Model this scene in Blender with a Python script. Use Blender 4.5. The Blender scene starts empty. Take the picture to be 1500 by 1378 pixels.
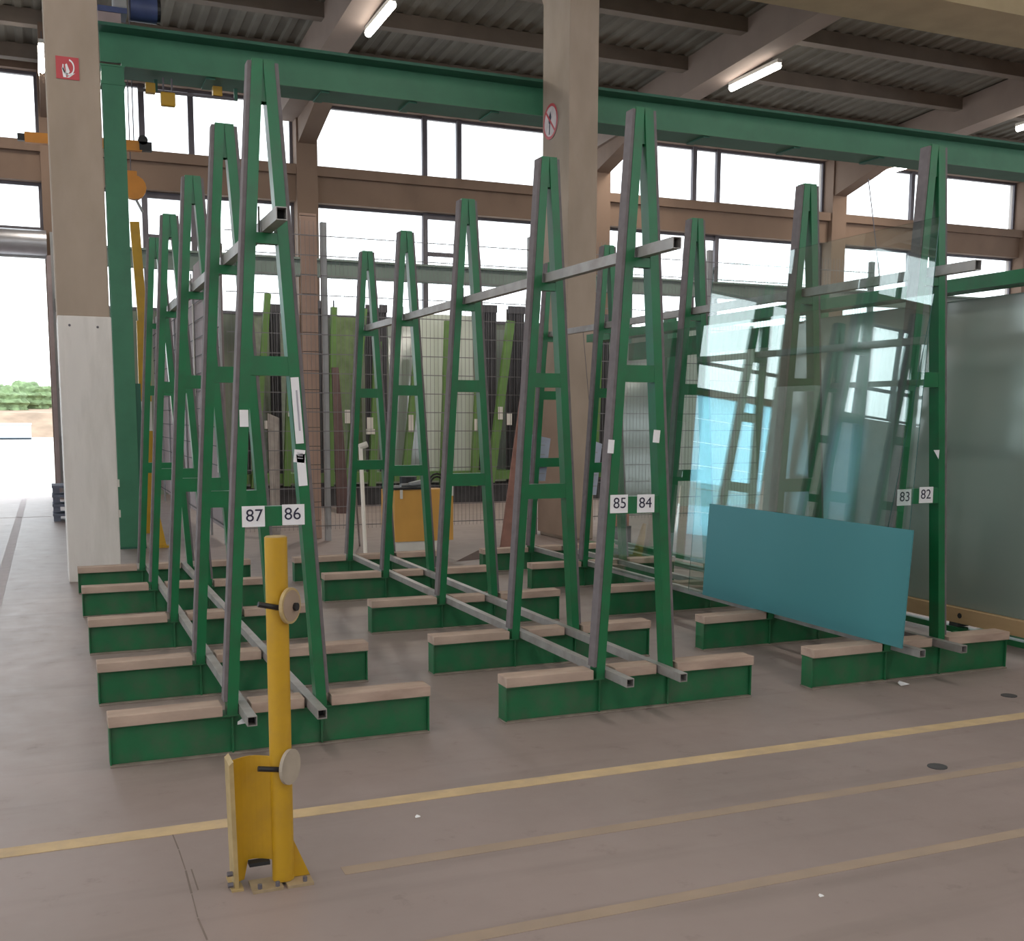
import bpy, bmesh, math, random
from mathutils import Vector, Matrix
random.seed(7)
S = bpy.context.scene
COL = S.collection

# ------------------------------------------------------------------ camera, world, exposure
CAM = (0, 0, 1.6)
F_PX, CX, CY = 1616.4, 750.0, 809.5
YAW, PITCH, ROLL = 0.3966, 0.1214, 0.0033
cd = bpy.data.cameras.new('camera'); cam = bpy.data.objects.new('camera', cd); COL.objects.link(cam)
cd.sensor_fit = 'HORIZONTAL'; cd.sensor_width = 36.0
cd.lens = 36.0 * F_PX / 1500.0
cd.shift_x = -(CX - 750.0) / 1500.0
cd.shift_y = (CY - 689.0) / 1500.0
cd.clip_start = 0.05; cd.clip_end = 600
fwd = Vector((math.sin(YAW) * math.cos(PITCH), math.cos(YAW) * math.cos(PITCH), -math.sin(PITCH)))
rgt = Vector((math.cos(YAW), -math.sin(YAW), 0)); upv = rgt.cross(fwd)
r2 = rgt * math.cos(ROLL) + upv * math.sin(ROLL); u2 = -rgt * math.sin(ROLL) + upv * math.cos(ROLL)
M3 = Matrix((r2, u2, -fwd)).transposed()
cam.matrix_world = Matrix.Translation(CAM) @ M3.to_4x4()
S.camera = cam

SKY = 3.2
w = bpy.data.worlds.new('sky'); S.world = w; w.use_nodes = True
bg = w.node_tree.nodes['Background']
bg.inputs[0].default_value = (0.90, 0.96, 1.0, 1); bg.inputs[1].default_value = SKY
S.view_settings.view_transform = 'Standard'; S.view_settings.look = 'None'
S.view_settings.exposure = 0.22; S.view_settings.gamma = 1.0; S.view_settings.use_curve_mapping = False
S.cycles.max_bounces = 10; S.cycles.transparent_max_bounces = 24; S.cycles.transmission_bounces = 12
S.cycles.caustics_reflective = False; S.cycles.caustics_refractive = False
S.cycles.sample_clamp_indirect = 6.0
NEAR_W = 150.0         # watts of each unseen lamp line added over the near bay
LAMP_W = 190.0          # watts of each ceiling lamp

# ------------------------------------------------------------------ materials
def lin(c):
    c = c / 255.0
    return c / 12.92 if c <= 0.04045 else ((c + 0.055) / 1.055) ** 2.4
def rgb(r, g, b): return (lin(r), lin(g), lin(b), 1)
def mat(name, col, rough=0.6, metal=0.0, var=0.18, scale=6.0, bump=0.0, dirt=None, dirt_amt=0.4, dirt_scale=2.0, stretch=(1, 1, 1), coat=0.0):
    m = bpy.data.materials.new(name); m.use_nodes = True
    n = m.node_tree.nodes; l = m.node_tree.links; b = n['Principled BSDF']
    b.inputs['Roughness'].default_value = rough; b.inputs['Metallic'].default_value = metal
    if coat: b.inputs['Coat Weight'].default_value = coat
    tc = n.new('ShaderNodeTexCoord'); mp = n.new('ShaderNodeMapping'); mp.inputs['Scale'].default_value = stretch
    l.new(tc.outputs['Object'], mp.inputs['Vector'])
    nz = n.new('ShaderNodeTexNoise'); nz.inputs['Scale'].default_value = scale; nz.inputs['Detail'].default_value = 5
    l.new(mp.outputs[0], nz.inputs['Vector'])
    rp = n.new('ShaderNodeValToRGB')
    rp.color_ramp.elements[0].position = 0.3; rp.color_ramp.elements[1].position = 0.7
    lo = tuple(c * (1 - var) for c in col[:3]) + (1,); hi = tuple(min(1, c * (1 + var)) for c in col[:3]) + (1,)
    rp.color_ramp.elements[0].color = lo; rp.color_ramp.elements[1].color = hi
    l.new(nz.outputs[0], rp.inputs[0])
    out = rp.outputs[0]
    if dirt:
        n2 = n.new('ShaderNodeTexNoise'); n2.inputs['Scale'].default_value = dirt_scale; n2.inputs['Detail'].default_value = 7; n2.inputs['Roughness'].default_value = 0.65
        l.new(mp.outputs[0], n2.inputs['Vector'])
        r2_ = n.new('ShaderNodeValToRGB'); r2_.color_ramp.elements[0].position = 0.45; r2_.color_ramp.elements[1].position = 0.75
        r2_.color_ramp.elements[0].color = (0, 0, 0, 1); r2_.color_ramp.elements[1].color = (dirt_amt,) * 3 + (1,)
        l.new(n2.outputs[0], r2_.inputs[0])
        mx = n.new('ShaderNodeMix'); mx.data_type = 'RGBA'
        l.new(r2_.outputs[0], mx.inputs[0]); l.new(out, mx.inputs[6]); mx.inputs[7].default_value = dirt
        out = mx.outputs[2]
    l.new(out, b.inputs['Base Color'])
    if bump:
        bp = n.new('ShaderNodeBump'); bp.inputs['Strength'].default_value = bump; bp.inputs['Distance'].default_value = 0.01
        l.new(nz.outputs[0], bp.inputs['Height']); l.new(bp.outputs[0], b.inputs['Normal'])
    return m
def glass_mat(name, tint, refl=1.45):
    """thin pane: tinted see-through with mirror reflection by Fresnel"""
    m = bpy.data.materials.new(name); m.use_nodes = True
    n = m.node_tree.nodes; l = m.node_tree.links; n.remove(n['Principled BSDF'])
    t = n.new('ShaderNodeBsdfTransparent'); t.inputs[0].default_value = tint
    g = n.new('ShaderNodeBsdfGlossy'); g.inputs['Roughness'].default_value = 0.0; g.inputs[0].default_value = (0.93, 1, 0.99, 1)
    f = n.new('ShaderNodeFresnel'); ge = n.new('ShaderNodeNewGeometry'); mr = n.new('ShaderNodeMapRange')
    mr.inputs[3].default_value = refl; mr.inputs[4].default_value = 1.0 / refl    # same reflectance from either side of the pane
    l.new(ge.outputs['Backfacing'], mr.inputs[0]); l.new(mr.outputs[0], f.inputs[0])
    x = n.new('ShaderNodeMixShader'); l.new(f.outputs[0], x.inputs[0]); l.new(t.outputs[0], x.inputs[1]); l.new(g.outputs[0], x.inputs[2])
    l.new(x.outputs[0], n['Material Output'].inputs[0])
    return m
def light_panel_mat(name):
    """translucent polycarbonate window sheet with ribs"""
    m = bpy.data.materials.new(name); m.use_nodes = True
    n = m.node_tree.nodes; l = m.node_tree.links; n.remove(n['Principled BSDF'])
    t = n.new('ShaderNodeBsdfTransparent'); t.inputs[0].default_value = (0.86, 0.88, 0.88, 1)
    tr = n.new('ShaderNodeBsdfTranslucent'); tr.inputs[0].default_value = (0.85, 0.87, 0.88, 1)
    x = n.new('ShaderNodeMixShader'); x.inputs[0].default_value = 0.3
    l.new(t.outputs[0], x.inputs[1]); l.new(tr.outputs[0], x.inputs[2]); l.new(x.outputs[0], n['Material Output'].inputs[0])
    return m
def emit_mat(name, col, s):
    m = bpy.data.materials.new(name); m.use_nodes = True
    b = m.node_tree.nodes['Principled BSDF']
    b.inputs['Base Color'].default_value = (0.9, 0.9, 0.88, 1)
    b.inputs['Emission Color'].default_value = col; b.inputs['Emission Strength'].default_value = s
    return m

GREEN = mat('green_paint', (0.009, 0.145, 0.052, 1), 0.30, 0, 0.10, 5, 0, (0.055, 0.055, 0.045, 1), 0.35, 6)
GREENB = mat('green_base_paint', (0.009, 0.130, 0.047, 1), 0.55, 0, 0.14, 5, 0.05, (0.10, 0.085, 0.07, 1), 0.5, 7)
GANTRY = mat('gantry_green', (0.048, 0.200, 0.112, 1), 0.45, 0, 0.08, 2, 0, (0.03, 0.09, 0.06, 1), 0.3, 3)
GANTRYD = mat('dark_and_shaded_green', (0.022, 0.115, 0.075, 1), 0.55, 0, 0.12, 3)  # darker gantry green; paints shade into the beam's top flange and soffit
LGREEN = mat('light_green_paint', (0.125, 0.245, 0.065, 1), 0.5, 0, 0.12, 4)
RUBBER = mat('grey_rubber', (0.150, 0.132, 0.140, 1), 0.75, 0, 0.12, 20)
GALV = mat('galvanised_tube', (0.36, 0.345, 0.34, 1), 0.45, 0.35, 0.12, 9, 0, (0.20, 0.155, 0.13, 1), 0.6, 5)
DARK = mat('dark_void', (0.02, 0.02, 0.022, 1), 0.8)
BLACK = mat('black_plastic', (0.012, 0.012, 0.014, 1), 0.5)
WOOD = mat('dirty_timber', (0.44, 0.335, 0.275, 1), 0.8, 0, 0.16, 14, 0.2, (0.23, 0.125, 0.10, 1), 0.55, 5, (0.3, 1, 1))
WOODN = mat('new_timber', (0.52, 0.35, 0.19, 1), 0.7, 0, 0.1, 10, 0.1, None, 0, 1, (1, 0.2, 1))
YELLOW = mat('yellow_paint', (0.52, 0.30, 0.014, 1), 0.45, 0, 0.06, 6, 0, (0.36, 0.21, 0.04, 1), 0.45, 9)
CREAM = mat('worn_yellow_edge', (0.42, 0.31, 0.145, 1), 0.6, 0, 0.12, 20)
WHITE = mat('white_paper', (0.80, 0.80, 0.84, 1), 0.6, 0, 0.03)
INK = mat('dark_ink', (0.02, 0.02, 0.05, 1), 0.6, 0, 0.0)
GREYINK = mat('grey_ink', (0.40, 0.40, 0.46, 1), 0.6, 0, 0.0)
CONC = mat('column_concrete', (0.36, 0.29, 0.235, 1), 0.85, 0, 0.10, 3, 0.15, (0.28, 0.22, 0.15, 1), 0.5, 1.2, (1, 1, 0.4))
CONC2 = mat('beam_concrete', (0.215, 0.145, 0.108, 1), 0.85, 0, 0.12, 2, 0.15, (0.14, 0.10, 0.075, 1), 0.5, 1.0, (1, 1, 0.6))
CONCP = mat('rib_concrete', (0.28, 0.215, 0.185, 1), 0.85, 0, 0.08, 2, 0.1, (0.25, 0.19, 0.15, 1), 0.4, 1.0)
CONCT = mat('girder_concrete', (0.42, 0.33, 0.20, 1), 0.85, 0, 0.07, 2, 0.1, (0.28, 0.21, 0.12, 1), 0.4, 0.8)
LIME = mat('white_cladding', (0.76, 0.725, 0.705, 1), 0.6, 0, 0.06, 2, 0, (0.42, 0.40, 0.36, 1), 0.55, 2.2, (1.4, 1, 0.25))
DECK = mat('roof_deck', (0.15, 0.14, 0.118, 1), 0.85, 0, 0.2, 1.2)
PURL = mat('purlin_grey', (0.19, 0.155, 0.128, 1), 0.85, 0, 0.12, 2)
STEELG = mat('window_frame_grey', (0.12, 0.11, 0.13, 1), 0.6, 0, 0.1)
MESHM = mat('mesh_wire', (0.20, 0.19, 0.20, 1), 0.5, 0.4, 0.1)
POSTG = mat('grey_post', (0.33, 0.335, 0.345, 1), 0.55, 0.2, 0.12, 4)
BOARD = mat('mauve_board', (0.285, 0.235, 0.24, 1), 0.85, 0, 0.07, 3)
BROWN = mat('brown_board', (0.47, 0.32, 0.255, 1), 0.8, 0, 0.08, 3)
CARD = mat('cardboard', (0.36, 0.265, 0.205, 1), 0.85, 0, 0.06, 3)
REDW = mat('red_brown_plank', (0.23, 0.115, 0.095, 1), 0.75, 0, 0.2, 5)
ORANGE = mat('orange_panel', (0.62, 0.33, 0.075, 1), 0.5, 0, 0.08, 3)
ORANGE2 = mat('orange_crane', (0.62, 0.24, 0.03, 1), 0.5, 0, 0.08)
OFFW = mat('off_white', (0.66, 0.64, 0.60, 1), 0.6, 0, 0.05)
BLUEG = mat('blue_motor', (0.05, 0.07, 0.17, 1), 0.45, 0, 0.15)
PINKG = mat('pinkish_grey', (0.33, 0.26, 0.26, 1), 0.7, 0, 0.08)
TEAL = mat('teal_back_painted_glass', (0.066, 0.245, 0.275, 1), 0.25, 0, 0.015, 1.5)
SHEET = mat('stacked_glass_face', (0.255, 0.30, 0.275, 1), 0.09, 0, 0.05, 0.8); SHEET.node_tree.nodes['Principled BSDF'].inputs['IOR'].default_value = 1.95
PALE = mat('pale_glass_sheet', (0.52, 0.57, 0.51, 1), 0.25, 0, 0.05, 1)
COMB = mat('black_rods', (0.065, 0.063, 0.075, 1), 0.6, 0, 0.15)
SILV = mat('brushed_drum', (0.45, 0.45, 0.48, 1), 0.35, 0.7, 0.05)
RED = mat('sign_red', (0.50, 0.06, 0.075, 1), 0.5, 0, 0.04)
LILAC = mat('lilac_reflection', (0.46, 0.50, 0.64, 1), 0.35, 0, 0.08, 9)
YLINE = mat('yellow_floor_paint', (0.56, 0.42, 0.25, 1), 0.75, 0, 0.10, 8, 0, (0.40, 0.31, 0.24, 1), 0.7, 6)
YFAINT = mat('worn_floor_paint', (0.345, 0.265, 0.205, 1), 0.8, 0, 0.07, 5, 0, (0.30, 0.24, 0.21, 1), 0.9, 3)
WLINE = mat('white_floor_paint', (0.46, 0.40, 0.41, 1), 0.7, 0, 0.08, 8)
WALLM = mat('grey_wall', (0.36, 0.355, 0.33, 1), 0.8, 0, 0.15, 2)
GLASS_A = glass_mat('clear_glass', (0.92, 0.965, 0.955, 1), 1.85)
GLASS_B = glass_mat('green_glass', (0.66, 0.82, 0.76, 1), 1.5)
GLASS_E = mat('glass_edge', (0.04, 0.13, 0.12, 1), 0.2, 0, 0.05)
PANE = light_panel_mat('polycarbonate')
PALEBLUE = light_panel_mat('pale_blue_translucent'); PALEBLUE.node_tree.nodes['Transparent BSDF'].inputs[0].default_value = (0.62, 0.86, 0.95, 1); PALEBLUE.node_tree.nodes['Translucent BSDF'].inputs[0].default_value = (0.62, 0.86, 0.95, 1)
LAMP = emit_mat('lamp_tube', (1.0, 0.95, 0.86, 1), 16.0)
RAILG = mat('hazy_green_grey', (0.15, 0.195, 0.175, 1), 0.6, 0, 0.1, 3)  # green greyed to imitate the haze before the back windows
LEAF = mat('leaves', (0.16, 0.23, 0.11, 1), 0.8, 0, 0.4, 2)
SOIL = mat('dry_slope', (0.28, 0.20, 0.14, 1), 0.9, 0, 0.3, 0.5)
YARD = mat('yard_concrete', (0.62, 0.61, 0.60, 1), 0.9, 0, 0.05, 0.3)
PBLUE = mat('pale_blue_metal', (0.42, 0.58, 0.72, 1), 0.5, 0, 0.05)
TAR = mat('dark_pallet', (0.06, 0.06, 0.065, 1), 0.8, 0, 0.2)
BLUEP = mat('blue_grey_pallet', (0.16, 0.18, 0.24, 1), 0.8, 0, 0.2, 5)

def floor_mat():
    m = mat('floor_concrete', (0.310, 0.250, 0.240, 1), 0.42, 0, 0.07, 0.9, 0.02, (0.185, 0.145, 0.13, 1), 0.40, 0.55)
    n = m.node_tree.nodes; l = m.node_tree.links; b = n['Principled BSDF']
    src = b.inputs['Base Color'].links[0].from_socket
    tc = n.new('ShaderNodeTexCoord')
    sp = n.new('ShaderNodeTexNoise'); sp.inputs['Scale'].default_value = 5.5; sp.inputs['Detail'].default_value = 9; sp.inputs['Roughness'].default_value = 0.7
    l.new(tc.outputs['Object'], sp.inputs['Vector'])
    r = n.new('ShaderNodeValToRGB'); r.color_ramp.elements[0].position = 0.60; r.color_ramp.elements[1].position = 0.78
    r.color_ramp.elements[0].color = (0, 0, 0, 1); r.color_ramp.elements[1].color = (0.55, 0.55, 0.55, 1)
    l.new(sp.outputs[0], r.inputs[0])
    mx = n.new('ShaderNodeMix'); mx.data_type = 'RGBA'; l.new(r.outputs[0], mx.inputs[0]); l.new(src, mx.inputs[6]); mx.inputs[7].default_value = (0.12, 0.095, 0.085, 1)
    # tyre streaks, long in x
    mp = n.new('ShaderNodeMapping'); mp.inputs['Scale'].default_value = (0.25, 2.4, 1); mp.inputs['Rotation'].default_value = (0, 0, 0.5); l.new(tc.outputs['Object'], mp.inputs['Vector'])
    st = n.new('ShaderNodeTexNoise'); st.inputs['Scale'].default_value = 2.2; st.inputs['Detail'].default_value = 6; l.new(mp.outputs[0], st.inputs['Vector'])
    r3 = n.new('ShaderNodeValToRGB'); r3.color_ramp.elements[0].position = 0.55; r3.color_ramp.elements[1].position = 0.75
    r3.color_ramp.elements[0].color = (0, 0, 0, 1); r3.color_ramp.elements[1].color = (0.50, 0.50, 0.50, 1); l.new(st.outputs[0], r3.inputs[0])
    m2 = n.new('ShaderNodeMix'); m2.data_type = 'RGBA'; l.new(r3.outputs[0], m2.inputs[0]); l.new(mx.outputs[2], m2.inputs[6]); m2.inputs[7].default_value = (0.20, 0.16, 0.15, 1)
    l.new(m2.outputs[2], b.inputs['Base Color'])
    rr = n.new('ShaderNodeMapRange'); rr.inputs[3].default_value = 0.34; rr.inputs[4].default_value = 0.62
    l.new(sp.outputs[0], rr.inputs[0]); l.new(rr.outputs[0], b.inputs['Roughness'])
    return m
FLOOR = floor_mat()

# ------------------------------------------------------------------ mesh helpers
DUST = mat('dusty_flange', (0.23, 0.195, 0.165, 1), 0.8, 0, 0.2, 12)
class MB:
    def __init__(s): s.v = []; s.f = []; s.mi = []
    def add(s, verts, faces, mi=0):
        o = len(s.v); s.v += [tuple(v) for v in verts]
        s.f += [tuple(i + o for i in f) for f in faces]; s.mi += [mi] * len(faces); return s
    def hexa(s, b, t, mi=0):      # bottom quad, top quad (ccw from above)
        return s.add(list(b) + list(t), [(3, 2, 1, 0), (4, 5, 6, 7), (0, 1, 5, 4), (1, 2, 6, 5), (2, 3, 7, 6), (3, 0, 4, 7)], mi)
    def box(s, x0, x1, y0, y1, z0, z1, mi=0):
        return s.hexa([(x0, y0, z0), (x1, y0, z0), (x1, y1, z0), (x0, y1, z0)], [(x0, y0, z1), (x1, y0, z1), (x1, y1, z1), (x0, y1, z1)], mi)
    def bar(s, p0, p1, w, h, up=(0, 0, 1), mi=0):
        p0 = Vector(p0); p1 = Vector(p1); d = (p1 - p0).normalized(); up = Vector(up)
        if abs(d.dot(up)) > 0.98: up = Vector((0, 1, 0))
        sx = d.cross(up).normalized(); uy = sx.cross(d).normalized()
        q = [sx * a * w / 2 + uy * b * h / 2 for a, b in ((-1, -1), (1, -1), (1, 1), (-1, 1))]
        return s.hexa([p0 + c for c in q], [p1 + c for c in q], mi)
    def tube(s, p0, p1, r, n=12, r1=None, mi=0, caps=True):
        p0 = Vector(p0); p1 = Vector(p1); d = (p1 - p0).normalized(); r1 = r if r1 is None else r1
        a = Vector((0, 0, 1)) if abs(d.z) < 0.9 else Vector((1, 0, 0))
        x = d.cross(a).normalized(); y = d.cross(x)
        vs = [p0 + (x * math.cos(2 * math.pi * i / n) + y * math.sin(2 * math.pi * i / n)) * r for i in range(n)]
        vs += [p1 + (x * math.cos(2 * math.pi * i / n) + y * math.sin(2 * math.pi * i / n)) * r1 for i in range(n)]
        fs = [(i, (i + 1) % n, n + (i + 1) % n, n + i) for i in range(n)]
        if caps: fs += [tuple(range(n - 1, -1, -1)), tuple(range(n, 2 * n))]
        return s.add(vs, fs, mi)
    def prism(s, poly, axis, a0, a1, mi=0):
        """poly in the two other axes (in order), extruded along axis"""
        def P(u, v, a): return {'x': (a, u, v), 'y': (u, a, v), 'z': (u, v, a)}[axis]
        n = len(poly)
        vs = [P(u, v, a0) for u, v in poly] + [P(u, v, a1) for u, v in poly]
        fs = [tuple(range(n)), tuple(range(2 * n - 1, n - 1, -1))] + [(i, n + i, n + (i + 1) % n, (i + 1) % n) for i in range(n)]
        return s.add(vs, fs, mi)
    def hollow(s, x0, x1, z0, z1, y0, y1, t, mi=0, void=1):
        """square tube along y, open ends, dark core painting the shade inside"""
        s.box(x0, x1, y0, y1, z0, z0 + t, mi); s.box(x0, x1, y0, y1, z1 - t, z1, mi)
        s.box(x0, x0 + t, y0, y1, z0 + t, z1 - t, mi); s.box(x1 - t, x1, y0, y1, z0 + t, z1 - t, mi)
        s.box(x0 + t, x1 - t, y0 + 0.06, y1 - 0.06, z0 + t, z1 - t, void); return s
    def build(s, name, mats, parent=None, bevel=0, smooth=False):
        me = bpy.data.meshes.new(name)
        me.from_pydata(s.v, [], s.f)
        if not isinstance(mats, (list, tuple)): mats = [mats]
        for m in mats: me.materials.append(m)
        me.polygons.foreach_set('material_index', s.mi)
        bm = bmesh.new(); bm.from_mesh(me); bmesh.ops.recalc_face_normals(bm, faces=bm.faces)
        bm.to_mesh(me); bm.free()
        if smooth:
            me.polygons.foreach_set('use_smooth', [True] * len(me.polygons))
            me.set_sharp_from_angle(angle=0.7)
        o = bpy.data.objects.new(name, me); COL.objects.link(o)
        if parent: o.parent = parent
        if bevel:
            b = o.modifiers.new('bevel', 'BEVEL'); b.width = bevel; b.segments = 2; b.limit_method = 'ANGLE'
        return o
def tag(o, label=None, cat=None, group=None, kind=None):
    if label: o['label'] = label
    if cat: o['category'] = cat
    if group: o['group'] = group
    if kind: o['kind'] = kind
    return o
def empty(name, loc=(0, 0, 0)):
    o = bpy.data.objects.new(name, None); o.empty_display_size = 0.1; o.location = loc; COL.objects.link(o); return o
def thing(name, label, cat, loc=(0, 0, 0), group=None): return tag(empty(name, loc), label, cat, group)
def struct(o): o['kind'] = 'structure'; return o
KIDS = {}
def text_mesh(txt, size, name, m, parent, loc, rot, depth=0.001):
    cu = bpy.data.curves.new(name, 'FONT'); cu.body = txt; cu.size = size; cu.align_x = 'CENTER'; cu.align_y = 'CENTER'; cu.extrude = depth / 2; cu.offset = 0.0
    t = bpy.data.objects.new(name, cu); COL.objects.link(t)
    dg = bpy.context.evaluated_depsgraph_get(); me = bpy.data.meshes.new_from_object(t.evaluated_get(dg))
    bpy.data.objects.remove(t); me.materials.clear(); me.materials.append(m)
    o = bpy.data.objects.new(name, me); COL.objects.link(o); o.parent = parent; o.location = loc; o.rotation_euler = rot
    return o
def deep_copy(o, parent=None):
    c = o.copy(); COL.objects.link(c)
    if parent is not None:
        c.parent = parent; c.matrix_parent_inverse = o.matrix_parent_inverse
    for ch in list(o.children): deep_copy(ch, c)
    return c
# pixel -> point on a plane (used only to read measurements off the photograph, points are then placed in the world)
def ray(u, v):
    c = Vector(((u - CX) / F_PX, (v - CY) / F_PX, 1.0))
    return r2 * c.x - u2 * c.y + fwd * c.z
def at(u, v, axis, val):
    d = ray(u, v); i = 'xyz'.index(axis); t = (val - CAM[i]) / d[i]
    return Vector(CAM) + d * t

# ================================================================== SETTING
YW = 24.0
XL, XR, YF = -14.0, 34.0, -12.0
fl = struct(MB().box(XL, XR, YF, YW + 1.0, -0.2, 0.0).build('floor', FLOOR))
MB().box(-6, 14, 4.28, 4.375, 0.0, 0.002).build('painted_line', YLINE, fl)
for y0, y1 in ((3.66, 3.73), (3.02, 3.085)):
    o = MB().box(0.9, 10, y0, y1, 0.0, 0.0015).build('painted_line', YFAINT, fl); o['label'] = 'worn, barely visible yellow line'
o = MB().add([(-0.53, 9, 0.002), (-0.43, 9, 0.002), (-0.43, 23.6, 0.002), (-0.53, 23.6, 0.002)], [(0, 1, 2, 3)]).build('painted_line', WLINE, fl); o['label'] = 'pale white line towards the gate'
MB().box(-3.2, 0.0, 19.2, 19.27, 0.0, 0.002).build('painted_line', WLINE, fl)
# slab joint crack near the bollard
mb = MB(); p = [(at(u, v, 'z', 0)) for u, v in ((250, 1215), (262, 1245), (272, 1275), (281, 1310), (290, 1345), (304, 1378))]
for a, b in [(a, b) for a, b in zip(p, p[1:])] + [(p[i] + Vector((.02, .004, 0)), p[i + 1] + Vector((.024, .02, 0))) for i in (2,)]:
    a, b = a.lerp(b, .0), a.lerp(b, .97)
    n = Vector(((b - a).y, -(b - a).x, 0)).normalized() * random.uniform(0.0018, 0.0042)
    mb.add([a - n + Vector((0, 0, .001)), a + n + Vector((0, 0, .001)), b + n + Vector((0, 0, .001)), b - n + Vector((0, 0, .001))], [(0, 1, 2, 3)])
mb.build('crack', mat('crack_dirt', (0.205, 0.165, 0.150, 1), 0.9), fl)

yard = struct(MB().box(-70, 60, YW + 1.0, 130, -0.25, -0.02).build('trim_1', YARD))

# ---- back wall
wb = struct(MB().box(0.45, XR, YW, YW + 0.3, 0, 3.75).build('wall_back', mat('green_grey_wall', (0.19, 0.215, 0.17, 1), 0.8, 0, 0.25, 1.5, 0, None, 0, 1, (3, 1, 0.3))))
def spandrel(z0, z1, mats=CONC2):
    return MB().box(XL, XR, YW - 0.25, YW + 0.25, z0, z1 - 0.2).box(XL, XR, YW - 0.36, YW + 0.25, z1 - 0.2, z1).build('spandrel_beam', mats, wb)
spandrel(6.10, 6.83)
MB().box(XL, XR, YW - 0.2, YW + 0.3, 8.16, 8.75).build('top_beam', CONC2, wb)
MB().box(XL, -8.56, YW, YW + 0.3, 0, 3.6).build('wall_panel', WALLM, wb)
MB().box(-5.35, -3.2, YW, YW + 0.3, 0, 5.2).build('wall_panel', WALLM, wb)
MB().box(-3.2, 0.45, YW - 0.1, YW + 0.2, 5.05, 5.2).build('lintel', CONC2, wb)
MB().box(-8.5, -5.35, YW - 0.1, YW + 0.2, 3.5, 3.62).build('lintel', CONC2, wb)
for x in (-9.0, 0.1, 5.01, 11.9, 18.72, 25.3, 31.5):
    MB().box(x, x + 0.44, YW - 0.4, YW + 0.2, 0, 8.2).build('column', CONC2, wb)
    MB().prism([(YW - 0.4, 7.25), (YW - 0.4, 8.2), (YW - 2.9, 8.2), (YW - 2.9, 7.9)], 'x', x + 0.04, x + 0.40).build('haunch', CONC2, wb)
# windows: upper band, lower band
win_n = [0]
def window(x0, x1, z0, z1, mull=(), trans=()):
    win_n[0] += 1
    w_ = empty('window_%d' % win_n[0], (0, 0, 0)); w_['kind'] = 'structure'
    y = YW + 0.05
    xs = [x0] + list(mull) + [x1]
    for a, b in zip(xs, xs[1:]):
        if b - a < 0.15: continue
        mb = MB(); n = max(1, round((b - a) / 0.18)); d = (b - a) / n    # ribbed sheet
        for i in range(n):
            xa, xb = a + i * d, a + (i + 1) * d; xm = (xa + xb) / 2
            mb.add([(xa, y, z0), (xm, y + .03, z0), (xb, y, z0), (xb, y, z1), (xm, y + .03, z1), (xa, y, z1)], [(0, 1, 4, 5), (1, 2, 3, 4)])
        mb.build('pane', PANE, w_)
    for m_ in mull: MB().box(m_ - 0.055, m_ + 0.055, y - 0.12, y - 0.02, z0, z1).build('mullion', STEELG, w_)
    for (xa, xb, z) in trans: MB().box(xa, xb, y - 0.10, y - 0.03, z - 0.045, z + 0.045).build('transom', STEELG, w_)
    f = MB()
    f.box(x0, x1, y - 0.08, y - 0.02, z0, z0 + 0.06).box(x0, x1, y - 0.08, y - 0.02, z1 - 0.06, z1)
    f.box(x0, x0 + 0.06, y - 0.08, y - 0.02, z0 + 0.06, z1 - 0.06).box(x1 - 0.06, x1, y - 0.08, y - 0.02, z0 + 0.06, z1 - 0.06)
    f.build('frame', STEELG, w_)
BAYS = [(-13.8, -9.0), (-8.56, 0.1), (0.54, 5.01), (5.45, 11.9), (12.34, 18.72), (19.16, 25.3), (25.74, 31.5), (31.94, 33.9)]
MUL = [(-11.3,), (-5.8, -3.2), (2.0, 2.95), (7.92, 8.72), (14.82, 15.5), (21.6, 22.4), (28.0, 28.8), ()]
for (a, b), m_ in zip(BAYS, MUL):
    window(a, b, 6.83, 8.16, m_)
    tr = [(m_[0], m_[1], 5.22), (m_[0], m_[1], 6.02)] if len(m_) == 2 else ()
    if a == -8.56:
        window(-3.2, b, 5.2, 6.10); window(a, -5.35, 3.62, 6.10, (), ((a, -5.35, 4.3),))
    elif b < 0: window(a, b, 3.62, 6.10, (-12.8, -11.6, -10.4), ((-13.8, -9.0, 4.4),))
    else: window(a, b, 3.75, 6.10, m_, tr)
# ---- other walls (out of frame, concrete plinth, window bands and columns, openings unglazed and sized for daylight)
def side_wall(name, axis, pos, a0, a1, th=0.3, zp=2.0):
    o = None
    for nm, z0, z1 in (('plinth', 0, zp), ('spandrel_beam', 6.1, 6.8), ('top_beam', 8.1, 9.1)):
        mb = MB()
        if axis == 'x': mb.box(pos, pos + th, a0, a1, z0, z1)
        else: mb.box(a0, a1, pos, pos + th, z0, z1)
        if o is None: o = struct(mb.build(name, WALLM))
        else: mb.build(nm, CONC2, o)
    n = int((a1 - a0) / 6.0)
    for i in range(n + 1):
        c = a0 + 0.25 + i * (a1 - a0 - 0.5) / n
        mb = MB()
        if axis == 'x': mb.box(pos - 0.05, pos + th + 0.05, c - 0.22, c + 0.22, 0, 9)
        else: mb.box(c - 0.22, c + 0.22, pos - 0.05, pos + th + 0.05, 0, 9)
        mb.build('column', CONC2, o)
    n = int((a1 - a0) / 1.6); mb = MB()
    for i in range(n):
        c = a0 + 0.8 + i * 1.6
        if axis == 'x': mb.box(pos + .08, pos + .16, c - .05, c + .05, zp, 8.1)
        else: mb.box(c - .05, c + .05, pos + .08, pos + .16, zp, 8.1)
    for z in (3.3, 4.7) if zp < 3 else (5.3,):
        if axis == 'x': mb.box(pos + .09, pos + .15, a0, a1, z - .05, z + .05)
        else: mb.box(a0, a1, pos + .09, pos + .15, z - .05, z + .05)
    mb.build('window_bars', STEELG, o)['kind'] = 'stuff'
    return o
side_wall('wall_left', 'x', XL - 0.3, YF, YW)
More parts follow.
